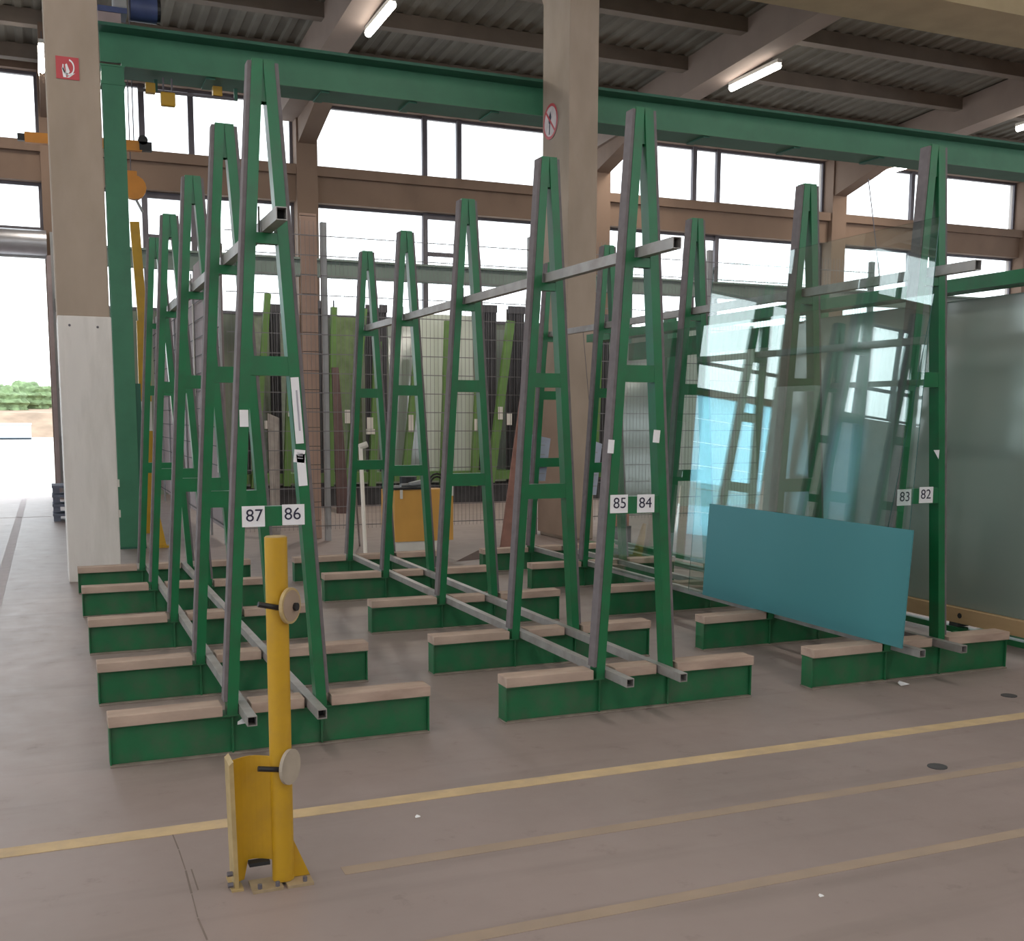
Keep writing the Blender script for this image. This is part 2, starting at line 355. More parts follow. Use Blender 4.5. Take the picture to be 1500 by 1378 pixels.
side_wall('wall_right', 'x', XR, YF, YW)
side_wall('wall_front', 'y', YF - 0.3, XL, XR, zp=4.5)  # tall plinth shaped so daylight reaches only the frame tops

# ---- roof
def zr(y): return 7.93 + 0.05 * (19.9 - y)
roof = struct(MB().box(XL - .4, XR + .4, YF - .4, 12.6, 9.25, 9.35).build('ceiling', DECK))
mb = MB(); n = int((XR - XL) / 0.30)
for i in range(n):
    x = XL + i * 0.30
    y0, y1 = 12.6, YW + 0.5; za, zb = zr(y0) + 0.66, zr(y1) + 0.66
    xs = [(x, .0), (x + .10, .0), (x + .14, .035), (x + .26, .035), (x + .30, .0)]
    vs = []
    for q, dz in xs: vs += [(q, y0, za + dz), (q, y1, zb + dz)]
    mb.add(vs, [(2 * k, 2 * k + 1, 2 * k + 3, 2 * k + 2) for k in range(4)])
o = mb.build('corrugated_deck', DECK, roof); o['kind'] = 'stuff'
MB().hexa([(XL, 12.6, zr(12.6) + .75), (XR, 12.6, zr(12.6) + .75), (XR, YW + .5, zr(YW) + .74), (XL, YW + .5, zr(YW) + .74)],
          [(XL, 12.6, zr(12.6) + .85), (XR, 12.6, zr(12.6) + .85), (XR, YW + .5, zr(YW) + .84), (XL, YW + .5, zr(YW) + .84)]).build('roof_slab', DECK, roof)
for x0 in (-9.6, -2.4, 4.66, 11.86, 18.86, 26.0):
    ya, yb = 13.4, YW - 0.1
    MB().hexa([(x0, ya, zr(ya)), (x0 + .48, ya, zr(ya)), (x0 + .48, yb, zr(yb)), (x0, yb, zr(yb))],
              [(x0, ya, zr(ya) + .66), (x0 + .48, ya, zr(ya) + .66), (x0 + .48, yb, zr(yb) + .66), (x0, yb, zr(yb) + .66)]).build('roof_beam', CONCP, roof)
for y in (15.6, 17.6, 19.6, 21.6, 23.3):
    MB().box(XL, XR, y - 0.11, y + 0.11, zr(y) + 0.42, zr(y) + 0.68).build('purlin', PURL, roof)
MB().box(XL, XR, 12.68, 13.75, 7.42, 8.6).build('main_girder', CONCT, roof)
for y in (-9, -4, 1, 6, 10.5): MB().box(XL, XR, y - 0.2, y + 0.2, 8.7, 9.25).build('roof_beam', CONCP, roof)

# ---- ceiling lamps
lampno = 0
def lamp(x, y0, y1, z, label, group=None, watts=None):
    t = thing('ceiling_lamp', label, 'lamp', (x, (y0 + y1) / 2, z), group)
    L = (y1 - y0) / 2
    MB().box(-0.05, 0.05, -L, L, 0.045, 0.11).build('housing', OFFW, t)
    MB().tube((0, -L + .03, 0.0), (0, L - .03, 0.0), 0.062, 12).build('tube', LAMP, t)
    for s_ in (-1, 1): MB().tube((0, s_ * L * .7, 0.11), (0, s_ * L * .7, 0.30), 0.008, 6).build('hanger', STEELG, t)
    ld = bpy.data.lights.new('lamp_light', 'AREA'); ld.shape = 'RECTANGLE'; ld.size = 0.12; ld.size_y = 2 * L; ld.energy = watts or LAMP_W; ld.color = (1.0, 0.90, 0.76)
    lo = bpy.data.objects.new('lamp_light', ld); COL.objects.link(lo); lo.parent = t; lo.location = (0, 0, -0.07)
    return t
lamp(5.16, 17.1, 18.55, 7.88, 'lit tube lamp at the top, nearest the second roof beam left of centre')
lamp(12.36, 17.2, 18.75, 7.88, 'lit tube lamp under the wide roof beam right of the concrete column')
lamp(19.75, 17.4, 18.8, 7.88, 'lit tube lamp cut by the right picture edge')
lamp(12.45, 21.7, 23.0, 7.69, 'small far lamp glimpsed through the apex of the rack numbered 85 and 84', watts=35)
lamp(19.49, 21.4, 22.7, 7.69, 'small far lamp low over the back windows near the right rack row', watts=35)
lamp(0.19, 20.7, 22.4, 7.70, 'lit lamp half hidden behind the left concrete column, by the hydrant sign', watts=60)
for x, lb in ((-9, 'unseen added lamp line under the near roof, over the gangway at the far left'), (-1.5, 'unseen added lamp line under the near roof, over the left rack row'),
              (6, 'unseen added lamp line under the near roof, over the right rack row'), (14, 'unseen added lamp line under the near roof, right of all racks'), (23, 'unseen added lamp line under the near roof at the far right')):
    lamp(x, -9.0, 9.0, 8.4, lb, watts=NEAR_W)  # out-of-frame fill lamps added to light the near bay

# ---- interior concrete columns
t = thing('concrete_column', 'left concrete column with white painted lower half and hydrant sign', 'column', (0.365, 11.9, 0))
MB().box(-0.235, 0.235, -0.4, 0.4, 2.55, 7.42).build('shaft', CONC, t, 0.012)
MB().box(-0.235, 0.245, -0.47, 0.4, 0.0, 2.55).build('white_casing', LIME, t, 0.01)
for px, pz in ((-0.13, 2.46), (0.12, 2.45)): MB().tube((px, -0.475, pz), (px, -0.465, pz), 0.012, 8).build('screw', STEELG, t)
for pz in (0.62, 0.92): MB().box(0.235, 0.262, -0.46, -0.40, pz, pz + 0.07).build('bracket', OFFW, t)
t = thing('concrete_column', 'central concrete column rising behind the racks with a round red warning sign', 'column', (6.455, 13.5, 0))
MB().box(-0.205, 0.205, -0.4, 0.42, 0, 7.42).build('shaft', CONC, t, 0.012)
MB().prism([(0.42, 6.98), (0.42, 7.42), (0.70, 7.42)], 'x', -0.2, 0.2).build('haunch', CONC, t)
MB().box(-0.235, -0.205, -0.38, 0.43, 0.05, 2.05).build('cardboard_cladding', CARD, t)
MB().box(-0.29, -0.24, 0.44, 0.50, 0, 1.0).build('steel_post', POSTG, t)
# hydrant sign (flat)
t = thing('hydrant_sign', 'small red square hydrant sign on the left concrete column', 'sign', (0.318, 11.492, 4.815))
MB().box(-0.10, 0.10, 0, 0.006, -0.10, 0.10).build('panel', RED, t)
s_ = MB()
for k in range(20):   # hose reel ring
    a0, a1 = math.radians(-200 + k * 14), math.radians(-200 + (k + 1) * 14)
    q = [(math.cos(a) * r_ * .72 + .008, -0.002, math.sin(a) * r_ + .008) for a, r_ in ((a0, .058), (a0, .074), (a1, .074), (a1, .058))]
    s_.add(q, [(0, 1, 2, 3)])
s_.add([(.045, -.002, -.045), (.065, -.002, -.04), (.012, -.002, -.085), (-.012, -.002, -.085)], [(0, 1, 2, 3)])
s_.add([(-.05, -.002, 0), (-.03, -.002, 0), (-.012, -.002, -.085), (-.04, -.002, -.085)], [(0, 1, 2, 3)])
s_.add([(-.02, -.002, .03), (-.005, -.002, .04), (.02, -.002, -.03), (-.01, -.002, -.07)], [(0, 1, 2, 3)])
s_.build('hose_symbol', WHITE, t)
# no open flame sign on the side face of the central column
c = at(806.5, 178, 'x', 6.24)
t = thing('warning_sign', 'round red ringed no-flame sign on the central concrete column', 'sign', (6.243, c.y, c.z))
R_ = 0.225
MB().tube((0, 0, 0), (-0.004, 0, 0), R_, 28).build('disc', PINKG if False else mat('sign_white', (0.62, 0.55, 0.56, 1), 0.6), t)
s_ = MB()
for k in range(28):
    a0, a1 = 2 * math.pi * k / 28, 2 * math.pi * (k + 1) / 28
    s_.add([(-.006, math.cos(a) * r_, math.sin(a) * r_) for a, r_ in ((a0, R_ * .84), (a0, R_), (a1, R_), (a1, R_ * .84))], [(0, 1, 2, 3)])
d = math.radians(45)
s_.bar((-.006, math.cos(d) * R_ * .88, math.sin(d) * R_ * .88), (-.006, -math.cos(d) * R_ * .88, -math.sin(d) * R_ * .88), 0.002, 0.03)
s_.build('red_ring', RED, t)
MB().add([(-.0065, .05, -.16), (-.0065, .02, -.16), (-.0065, .0, .0), (-.0065, .03, .0)], [(0, 1, 2, 3)]).add(
    [(-.0065, .0, -.01), (-.0065, .05, -.02), (-.0065, .06, .05), (-.0065, .0, .13), (-.0065, -.03, .05)], [(0, 1, 2, 3, 4)]).build('flame_symbol', INK, t)

# ---- green crane gantry
t = thing('crane_beam', 'long green steel crane beam crossing under the roof', 'crane beam', (0.75, 14.25, 0))
XB = 15.6
MB().box(0.0, XB, -0.02, 0.015, 5.705, 6.03).build('web', GANTRY, t)
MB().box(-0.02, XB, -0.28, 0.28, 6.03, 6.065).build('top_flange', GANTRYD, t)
MB().box(0.23, XB, -0.03, 0.48, 5.665, 5.705).build('soffit_plate', GANTRYD, t)  # underside shade is put into the darker green
MB().box(0.23, XB, -0.055, -0.03, 5.665, 5.72).build('bottom_flange', GANTRY, t)
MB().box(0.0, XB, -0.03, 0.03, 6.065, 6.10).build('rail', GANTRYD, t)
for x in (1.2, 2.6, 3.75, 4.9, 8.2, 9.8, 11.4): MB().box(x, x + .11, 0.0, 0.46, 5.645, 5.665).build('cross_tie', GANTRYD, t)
t = thing('gantry_post', 'green steel post of the crane beam beside the left concrete column', 'post', (0.882, 14.2, 0))
MB().box(-0.12, 0.12, -0.02, 0.0, 0.0, 5.44).build('front_flange', GANTRY, t)
MB().box(-0.12, 0.12, 0.20, 0.22, 0.0, 5.44).build('rear_flange', GANTRY, t)
MB().box(-0.012, 0.012, 0.0, 0.20, 0.0, 5.44).build('web', GANTRYD, t)
MB().box(-0.135, 0.135, -0.03, 0.24, 5.44, 5.475).box(-0.125, 0.125, -0.02, 0.22, 5.475, 5.645).box(-0.14, 0.14, -0.03, 0.24, 5.645, 5.663).build('head_plate', GANTRY, t)
MB().box(-0.18, 0.18, -0.06, 0.28, 0.0, 0.02).build('base_plate', GANTRYD, t)
MB().box(0.12, 0.18, -0.01, 0.11, 0.0, 2.0).build('side_channel', GANTRYD, t)
# crane drive on the beam
t = thing('crane_drive', 'blue electric motor and grey gearbox on top of the crane beam', 'motor', (1.08, 14.25, 6.10))
MB().box(-0.34, -0.09, -0.14, 0.14, 0.0, 0.12).build('end_truck', PINKG, t)
MB().box(-0.34, -0.02, -0.16, 0.16, 0.12, 0.18).build('mounting_plate', BLUEG, t)
MB().box(-0.17, -0.02, -0.15, 0.11, 0.18, 0.41).build('gearbox', POSTG, t, 0.02)
MB().tube((0.02, 0, 0.25), (0.32, 0, 0.25), 0.15, 20).build('motor', BLUEG, t, smooth=True)
MB().tube((0.32, 0, 0.25), (0.36, 0, 0.25), 0.13, 20).build('fan_cover', BLACK, t)

# ---- rear green wall beam in front of the windows
t = thing('crane_rail_beam', 'long grey-green steel beam across the lower back windows', 'beam', (0, 22.3, 0))
MB().box(0.9, 24, -0.1, 0.1, 4.70, 4.74).build('top_flange', RAILG, t)
MB().box(0.9, 24, -0.015, 0.015, 4.42, 4.70).build('web', RAILG, t)
MB().box(0.9, 24, -0.1, 0.1, 4.38, 4.42).build('bottom_flange', RAILG, t)
for x in (0.9, 12.0, 23.8): MB().box(x, x + 0.2, -0.1, 0.1, 0, 4.38).build('post', GANTRYD, t)

# ---- gate on the left
d1 = empty('door_1', (0, 23.45, 0)); d1['kind'] = 'structure'
MB().tube((-3.2, 0, 4.88), (0.14, 0, 4.88), 0.25, 24).build('shutter_drum', SILV, d1, smooth=True)
MB().box(-3.1, 0.13, -0.04, 0.04, 4.60, 4.66).build('bottom_rail', POSTG, d1)
MB().box(0.12, 0.20, -0.10, 0.12, 0, 4.66).build('guide_rail', PINKG, d1)
MB().box(0.20, 0.34, -0.06, 0.12, 0, 5.1).build('jamb', POSTG, d1)
MB().box(-3.2, -3.02, -0.10, 0.12, 0, 4.66).build('guide_rail', PINKG, d1)
for z, h in ((3.6, .5), (2.55, .06), (2.1, .12), (1.05, .35), (0.5, .1)): MB().box(0.24, 0.30, -0.09, -0.06, z, z + h * .5).build('fitting', BLACK, d1)

d2 = empty('door_2', (0, 23.9, 0)); d2['kind'] = 'structure'
for k in range(6): MB().box(-8.5, -5.38, 0.0, 0.03, k * .583 + .005, (k + 1) * .583 - .005).build('panel', PALEBLUE, d2)
# ================================================================== GLASS RACKS
RY = [0.0, 1.184, 2.617, 4.139, 5.404]
Y0 = 5.231
ROWX = [0.9676, 2.9295, 4.8977]
HT = 3.20
def xo(z): return 0.240 - (z - 0.20) * (0.240 - 0.050) / 3.0     # outer steel line of a leg
LW = 0.050
def leg_mb(s):
    m = MB(); z0, z1 = 0.195, HT
    def sect(a0, a1, y0, y1):
        b = []; t_ = []
        for z, L in ((z0, b), (z1, t_)):
            X = xo(z); xa, xb = s * (X - a0), s * (X - a1)
            L += [(min(xa, xb), y0, z), (max(xa, xb), y0, z), (max(xa, xb), y1, z), (min(xa, xb), y1, z)]
        m.hexa(b, t_)
    sect(0, LW, 0, 0.08)
    return m
def rubber_mb(s):
    m = MB(); b = []; t_ = []
    for z, L in ((0.26, b), (HT - 0.01, t_)):
        X = xo(z); xa, xb = s * X, s * (X + 0.018)
        L += [(min(xa, xb), 0.004, z), (max(xa, xb), 0.004, z), (max(xa, xb), 0.076, z), (min(xa, xb), 0.076, z)]
    return m.hexa(b, t_)
def base_mb():
    m = MB(); L = 0.77; D = 0.11
    m.box(-L, L, -0.006, D + .006, 0.0, 0.010, 1).box(-L, L, 0, D, 0.185, 0.195)
    m.box(-L + .008, L - .008, 0.022, 0.030, 0.010, 0.185).box(-L + .008, L - .008, D - 0.03, D - 0.022, 0.010, 0.185)
    m.box(-L, -L + 0.008, 0.004, D - .004, 0.010, 0.185).box(L - 0.008, L, 0.004, D - .004, 0.010, 0.185)
    for x in (-0.215, 0.215): m.box(x - 0.005, x + 0.005, 0.004, 0.022, 0.010, 0.185)
    return m
_cache = {}
def shared(key, mk, name, mats, parent, loc, bevel=0):
    if key not in _cache:
        o = mk().build(name, mats, parent, bevel); _cache[key] = o
    else:
        o = _cache[key].copy(); o.name = name; COL.objects.link(o); o.parent = parent
    o.location = loc; return o
def build_rack(x, label, nums, extra=True):
    root = thing('glass_rack', label, 'rack', (x, Y0, 0), 'rows of green A-frame glass racks')
    legs = []
    for i, y in enumerate(RY):
        b = shared('base', base_mb, 'base_beam', [GREENB, DUST], root, (0, y, 0), 0.002)
        for a0, a1, k in ((-0.772, -0.262, 'wl'), (-0.128, 0.128, 'wm'), (0.262, 0.772, 'wr')):
            wv = shared(k, lambda: MB().box(a0, a1, -0.012, 0.116, 0, 0.052), 'timber_strip', WOOD, b, (0, 0, 0.195), 0.003)
            wv.rotation_euler = (0, random.uniform(-.006, .006) if k != 'wm' else 0, 0)
        for s in (-1, 1):
            lg = shared('leg%d' % s, lambda: leg_mb(s), 'leg', GREEN, root, (0, y, 0))
            shared('rub%d' % s, lambda: rubber_mb(s), 'rubber_strip', RUBBER, lg, (0, 0, 0)); legs.append(lg)
        shared('apex', lambda: MB().box(-.046, .046, 0.010, 0.014, 3.02, 3.19).box(-.046, .046, 0.066, 0.07, 3.02, 3.19), 'apex_plate', GREEN, root, (0, y, 0))
        for k, (z0, z1) in enumerate(((1.09, 1.183), (1.793, 1.882), (2.392, 2.440))):
            def rung():
                X = xo((z0 + z1) / 2) - 0.010
                m = MB().box(-X, X, 0.002, 0.007, z0, z1).box(-X, X, 0.007, 0.05, z1 - .005, z1).box(-X, X, 0.007, 0.05, z0, z0 + .005)
                return m
            rg = shared('rung%d' % k, rung, 'rung', GREEN, root, (0, y, 0))
            if k == 0 and i == 0: front = rg
        shared('pin', lambda: MB().tube((-0.03, 0.03, 2.44), (-0.03, 0.03, 2.56), 0.005, 6), 'bar_pin', GALV, root, (0, y, 0))
    MB().hollow(-0.024, 0.024, 2.441, 2.497, -0.35, 5.52, 0.004).build('upper_bar', [GALV, DARK], root)
    for s in (-1, 1): MB().hollow(s * 0.162 - 0.0225, s * 0.162 + 0.0225, 0.197, 0.243, -0.24, 5.52, 0.004).build('lower_bar', [GALV, DARK], root)
    if nums:
        for k, (n_, px, pz) in enumerate(nums):
            p_ = MB().box(-0.053, 0.053, -0.0035, 0, -0.049, 0.049).build('number_plate', WHITE, front)
            p_.location = (px, 0, pz)
            text_mesh(n_, 0.082, 'digits', INK, front, (px + (0.004 if k == 0 else -0.004), -0.0048, pz + 0.002), (math.pi / 2, 0, 0))
    return root, legs
def sticker(leg, cx, cz, w_, h_, tilt=0.0, m=WHITE, y=-0.003, name='sticker'):
    o = MB().box(-w_ / 2, w_ / 2, -0.0012, 0.0012, -h_ / 2, h_ / 2).build(name, m, leg); o.location = (cx, y, cz); o.rotation_euler = (0, tilt, 0); return o
TL = math.atan2(0.19, 3.0)
# left row
rk, lg = build_rack(ROWX[0], 'left row of green A-frame racks, front plates 87 and 86', (('87', -0.094, 1.138), ('86', 0.094, 1.141)))
lg[0].name = 'leg'
sticker(lg[0], -0.126, 1.595, 0.040, 0.078)
sticker(lg[1], 0.122, 1.632, 0.038, 0.310, -TL); sticker(lg[1], 0.126, 1.632, 0.008, 0.19, -TL, GREYINK, -0.0048, 'print')
sticker(lg[1], 0.128, 1.418, 0.052, 0.060, 0.1); sticker(lg[1], 0.139, 1.352, 0.042, 0.150, -TL); [sticker(lg[1], 0.131, 1.408 + k * .012, 0.026, 0.004, 0.1, GREYINK, -0.0048, 'print') for k in range(3)]
# middle row
rk2, lg = build_rack(ROWX[1], 'middle row of green A-frame racks, front plates 85 and 84', (('85', -0.118, 1.145), ('84', 0.046 + 0.0, 1.143)))
sticker(lg[0], -0.172, 1.452, 0.036, 0.072, 0.08); sticker(lg[1], 0.104, 1.505, 0.040, 0.068, 0.1)
# right row
rk3, lg = build_rack(ROWX[2], 'right row of green A-frame racks, front plates 83 and 82', (('83', -0.140, 1.132), ('82', 0.030, 1.143)))
s_ = MB().add([(-.025, -.003, .028), (.022, -.003, .028), (.018, -.003, -.028)], [(0, 1, 2)]).build('sticker', WHITE, lg[1]); s_.location = (0.095, 0, 1.388)

# ---- panes leaning on the left side of the right row
def lean_x(z, off): return ROWX[2] - (xo(z) + 0.018) - off
def pane(name, label, cat, y0, y1, z0, z1, off, th, m, group=None, skew=0.0, edge=GLASS_E, y1top=None):
    """sheet leaning on the rubber strips of the right row; the near edge may be cut askew"""
    y1t = y1 if y1top is None else y1top
    A = [(lean_x(z0, off), y0 + skew, z0), (lean_x(z0, off), y1, z0), (lean_x(z1, off), y1t, z1), (lean_x(z1, off), y0, z1)]
    B = [(p[0] - th, p[1], p[2]) for p in A]
    mb = MB(); mb.v = [tuple(p) for p in A + B]
    mb.f = [(0, 1, 2, 3), (7, 6, 5, 4), (0, 4, 5, 1), (1, 5, 6, 2), (2, 6, 7, 3), (3, 7, 4, 0)]
    mb.mi = [0, 0, 1, 1, 1, 1] if edge else [0] * 6
    o = mb.build(name, [m, edge] if edge else [m]); tag(o, label, cat, group); return o
pane('leaning_glass', 'largest clear glass pane leaning on the right rack row', 'glass pane', 5.09, 7.45, 0.252, 2.76, 0.001, 0.005, GLASS_A)
pane('leaning_glass', 'clear glass pane with a slanting dark near edge, behind the teal panel', 'glass pane', 5.06, 8.9, 0.252, 2.32, 0.014, 0.005, GLASS_A, skew=0.30)
pane('teal_panel', 'opaque teal glass panel leaning low on the right rack row', 'glass panel', 5.03, 7.20, 0.252, 0.955, 0.024, 0.008, TEAL, edge=TEAL)
for u, v, y, w_, h_, lb in ((787, 670, 10.72, .25, .50, 'pale lilac sheet painting a glass reflection, seen through the second frame of the middle row'), (868, 684, 9.9, .15, .56, 'narrow lilac sheet painting a glass reflection behind the left leg of the rack numbered 85 and 84')):
    c0 = at(u, v, 'y', y); t = thing('reflection_sheet', lb, 'painted reflection', c0)  # lilac sheets painted in place of reflections in glass panes
    MB().hexa([(-w_/2 - .03, 0, -h_/2), (w_/2 - .03, 0, -h_/2), (w_/2 - .03, .004, -h_/2), (-w_/2 - .03, .004, -h_/2)], [(-w_/2 + .03, 0, h_/2), (w_/2 + .03, 0, h_/2 - .05), (w_/2 + .03, .004, h_/2 - .05), (-w_/2 + .03, .004, h_/2)]).build('sheet', LILAC, t)
    for k in range(4): MB().box(-w_ * .35, w_ * .35, -.002, 0, -h_ * .35 + k * h_ * .2, -h_ * .33 + k * h_ * .2).build('print', GREYINK, t)
    MB().tube((0, .006, h_/2 - .03), (4.898 - c0.x, .006, 2.45 - c0.z), .003, 5).build('string', STEELG, t)

# ================================================================== BOLLARD
t = thing('bollard', 'yellow steel bollard with two round reflectors in the foreground', 'bollard', (0.688, 3.69, 0))
MB().tube((0, 0, 0.012), (0, 0, 1.203), 0.0375, 32).build('pole', YELLOW, t, smooth=True)
MB().tube((0, 0, 1.203), (0, 0, 1.206), 0.034, 32).build('cap', CREAM, t)
for x0, x1, sk in ((-0.115, -0.012, 0.01), (0.002, 0.092, -0.01)):
    MB().box(x0, x1, -0.070, 0.03, 0, 0.010).build('foot_plate', mat('dusty_plate', (0.36, 0.275, 0.17, 1), 0.7, 0, 0.15, 25), t)
for x, y in ((-0.09, -0.055), (0.065, -0.05), (-0.03, -0.055)): MB().tube((x, y, 0.010), (x, y, 0.026), 0.008, 6).build('anchor_bolt', STEELG, t)
MB().prism([(0.03, 0.012), (0.092, 0.012), (0.035, 0.15)], 'y', -0.004, 0.004).build('gusset', YELLOW, t)
# guard sheet, slightly curved, with a worn front edge
g = MB(); K = 8; prev = None
for k in range(K + 1):
    f_ = k / K; x = -0.036 - f_ * 0.125; y = 0.0 + 0.030 * math.sin(f_ * math.pi)
    cur = [(x, y, 0.085 if f_ < .75 else 0.02), (x, y, 0.452), (x, y + 0.005, 0.452), (x, y + 0.005, 0.085 if f_ < .75 else 0.02)]
    if prev: g.add(prev + cur, [(0, 1, 5, 4), (2, 3, 7, 6), (1, 2, 6, 5), (3, 0, 4, 7)])
    prev = cur
g.build('guard_sheet', YELLOW, t, smooth=True)
MB().hexa([(-0.168, -0.02, 0.0), (-0.154, -0.02, 0.0), (-0.154, 0.09, 0.0), (-0.168, 0.09, 0.0)],
          [(-0.176, -0.02, 0.440), (-0.162, -0.02, 0.452), (-0.162, 0.09, 0.452), (-0.176, 0.09, 0.440)]).build('guard_edge', [CREAM], t)
MB().box(-0.180, -0.140, -0.03, 0.10, 0, 0.008).build('guard_foot', CREAM, t)
for y, z in ((-0.01, .02), (0.0, .055)): MB().tube((-0.190, y, z), (-0.172, y, z), 0.009, 6).build('anchor_bolt', STEELG, t)
MB().box(-0.115, -0.045, -0.006, 0.03, 0.070, 0.083).build('slot', DARK, t)  # black box painting the dark of the gap under the guard
for v, clean in ((887, False), (1123, True)):
    ax = Vector((0.74, -0.67, 0.0)).normalized(); o3 = Vector((0.688, 3.69, 0))
    e_ = at(427, v, 'y', 3.645) - o3
    ra, rb = at(378, v - 2 + (5 if clean else 0), 'y', 3.640) - o3, at(414, v + 4, 'y', 3.648) - o3
    MB().tube(ra, rb, 0.0095, 8).build('rod', BLACK, t)
    dn = MB().tube(e_ - ax * 0.012, e_, 0.061, 28).build('reflector', OFFW if clean else CREAM, t)
    if clean: dn['label'] = 'plain greyish reflector disc'; dn.data.materials[0] = mat('grey_disc', (0.40, 0.345, 0.28, 1), 0.6)
    else:
        dn['label'] = 'reflector disc with yellow rim and dark centre'
        MB().tube(e_, e_ + ax * 0.0015, 0.053, 28).build('reflector_face', mat('tan_disc', (0.33, 0.245, 0.185, 1), 0.6), dn)
        q_ = e_ + Vector((0.012, 0.014, -0.006)) + ax * 0.002
        MB().tube(q_, q_ + ax * 0.010, 0.014, 10).build('centre_bolt', BLACK, dn)

# ================================================================== RIGHT STORAGE RACK WITH STACKED GLASS
t = thing('storage_rack', 'green storage rack at the right edge carrying big grey-green glass sheets', 'rack', (6.0, 0, 0))
MB().box(-0.02, 0.16, 3.0, 12.0, 2.50, 2.59).build('top_rail', GREEN, t)
MB().box(0.55, 0.60, 3.0, 12.0, 2.30, 2.50).build('back_rail', GREENB, t)
for y in (3.2, 5.85, 8.5, 11.2):
    MB().box(0.62, 0.74, y, y + 0.1, 0.0, 2.75).build('upright', GREEN, t)
    MB().bar((0.0, y + .05, 2.54), (0.66, y + .05, 2.66), 0.08, 0.08).build('arm', GREEN, t)
    MB().box(-0.10, 0.74, y, y + 0.1, 0.0, 0.10).build('foot_beam', GREENB, t)
MB().box(-0.06, 0.02, 3.0, 12.0, 0.085, 0.125).build('bottom_rail', GREEN, t)
MB().box(0.30, 0.38, 3.0, 12.0, 0.085, 0.125).build('bottom_rail', GREEN, t)
o = MB().box(-0.05, 0.07, 3.0, 8.6, 0.155, 0.262).build('timber_beam', WOODN, t)
for i in range(7): MB().box(-0.045, 0.06, 3.4 + i * 0.85, 3.48 + i * .85, 0.125, 0.155).build('spacer', TAR, t)
MB().tube((-0.052, 5.93, 0.21), (-0.046, 5.93, 0.21), 0.02, 8).build('timber_bolt', DARK, t)
for i in range(5):
    x0 = 6.0 + i * 0.022
    zt = 2.46 - 0.03 * (i % 2)
    A = [(x0, 3.1, 0.264), (x0, 8.1 + 0.12 * i, 0.264), (x0 + 0.16, 8.1 + 0.12 * i, zt), (x0 + 0.16, 3.1, zt)]
    mb = MB(); mb.v = [tuple(p) for p in A] + [(p[0] + 0.012, p[1], p[2]) for p in A]
    mb.f = [(0, 1, 2, 3), (7, 6, 5, 4), (0, 4, 5, 1), (1, 5, 6, 2), (2, 6, 7, 3), (3, 7, 4, 0)]; mb.mi = [0] * 6
    tag(mb.build('glass_sheet', SHEET), ['foremost', 'second', 'third', 'fourth', 'rearmost'][i] + ' large grey-green glass sheet stacked in the right storage rack', 'glass sheet', 'glass sheets in the right storage rack')

# ================================================================== MESH FENCE + BOARDS
FY = 14.15
t = thing('mesh_fence', 'tall wire mesh fence across the hall behind the racks', 'fence', (0, FY, 0))
FX0, FX1 = 2.10, 12.05
m = MB(); zt = 4.05
x = FX0
while x < FX1:
    m.box(x - .0017, x + .0017, -0.0017, 0.0017, 0.15, zt); x += 0.055
o = m.build('vertical_wires', MESHM, t); o['kind'] = 'stuff'
m = MB(); z = 0.2
while z < zt:
    m.box(FX0, FX1, -0.008, -0.002, z - .0055, z + .0055); z += 0.245
o = m.build('horizontal_wires', MESHM, t); o['kind'] = 'stuff'
for x, h in ((3.33, 4.05), (9.07, 4.05), (6.2, 4.05), (12.05, 4.05)):
    MB().box(x - .035, x + .035, 0.005, 0.075, 0, h).build('post', POSTG, t)
t = thing('partition_fence', 'mauve board partition with wire mesh running back between left and middle rows', 'partition', (2.03, FY, 0))
ys = [0, 1.3, 2.6, 3.9, 5.2, 6.5, 7.8, 9.0]; hs = [3.92, 3.75, 3.6, 3.5, 3.55, 3.4, 3.45]
for a, b, h in zip(ys, ys[1:], hs):
    MB().box(0.0, 0.03, a + .015, b - .015, 0.18, h).build('board', BOARD, t)
MB().prism([(0.45, 3.9), (1.2, 3.9), (1.2, 4.12), (0.9, 4.18), (0.6, 4.0)], 'x', 0.0, 0.03).build('board', BOARD, t)
for y in ys: MB().box(-0.03, 0.0, y - .02, y + .02, 0, 3.5).build('post', POSTG, t)
m = MB(); z = 0.25
while z < 3.4: m.box(-0.036, -0.030, 0, 9.0, z - .006, z + .006); z += 0.245
o = m.build('horizontal_wires', TAR, t); o['kind'] = 'stuff'
for y, z0, z1 in ((1.0, 2.0, 3.3), (2.4, 1.9, 3.2), (0.25, 0.9, 1.5)): MB().box(-0.05, -0.036, y, y + .05, z0, z1).build('white_strip', OFFW, t)
# brown upright board with dark joints behind the fence
p0, p1 = at(441, 310, 'y', FY + .25), at(464, 312, 'y', FY + .25)
t = thing('brown_board', 'tall narrow brown board standing upright behind the mesh fence', 'board', ((p0.x + p1.x) / 2, FY + .3, 0))
z = 0.0
while z < p0.z:
    MB().box(-0.105, 0.105, 0, 0.04, z + .004, min(z + .245, p0.z) - .004).build('panel', BROWN, t); z += 0.245
MB().box(-0.09, 0.09, 0.008, 0.03, 0, p0.z - .02).build('backing', TAR, t)

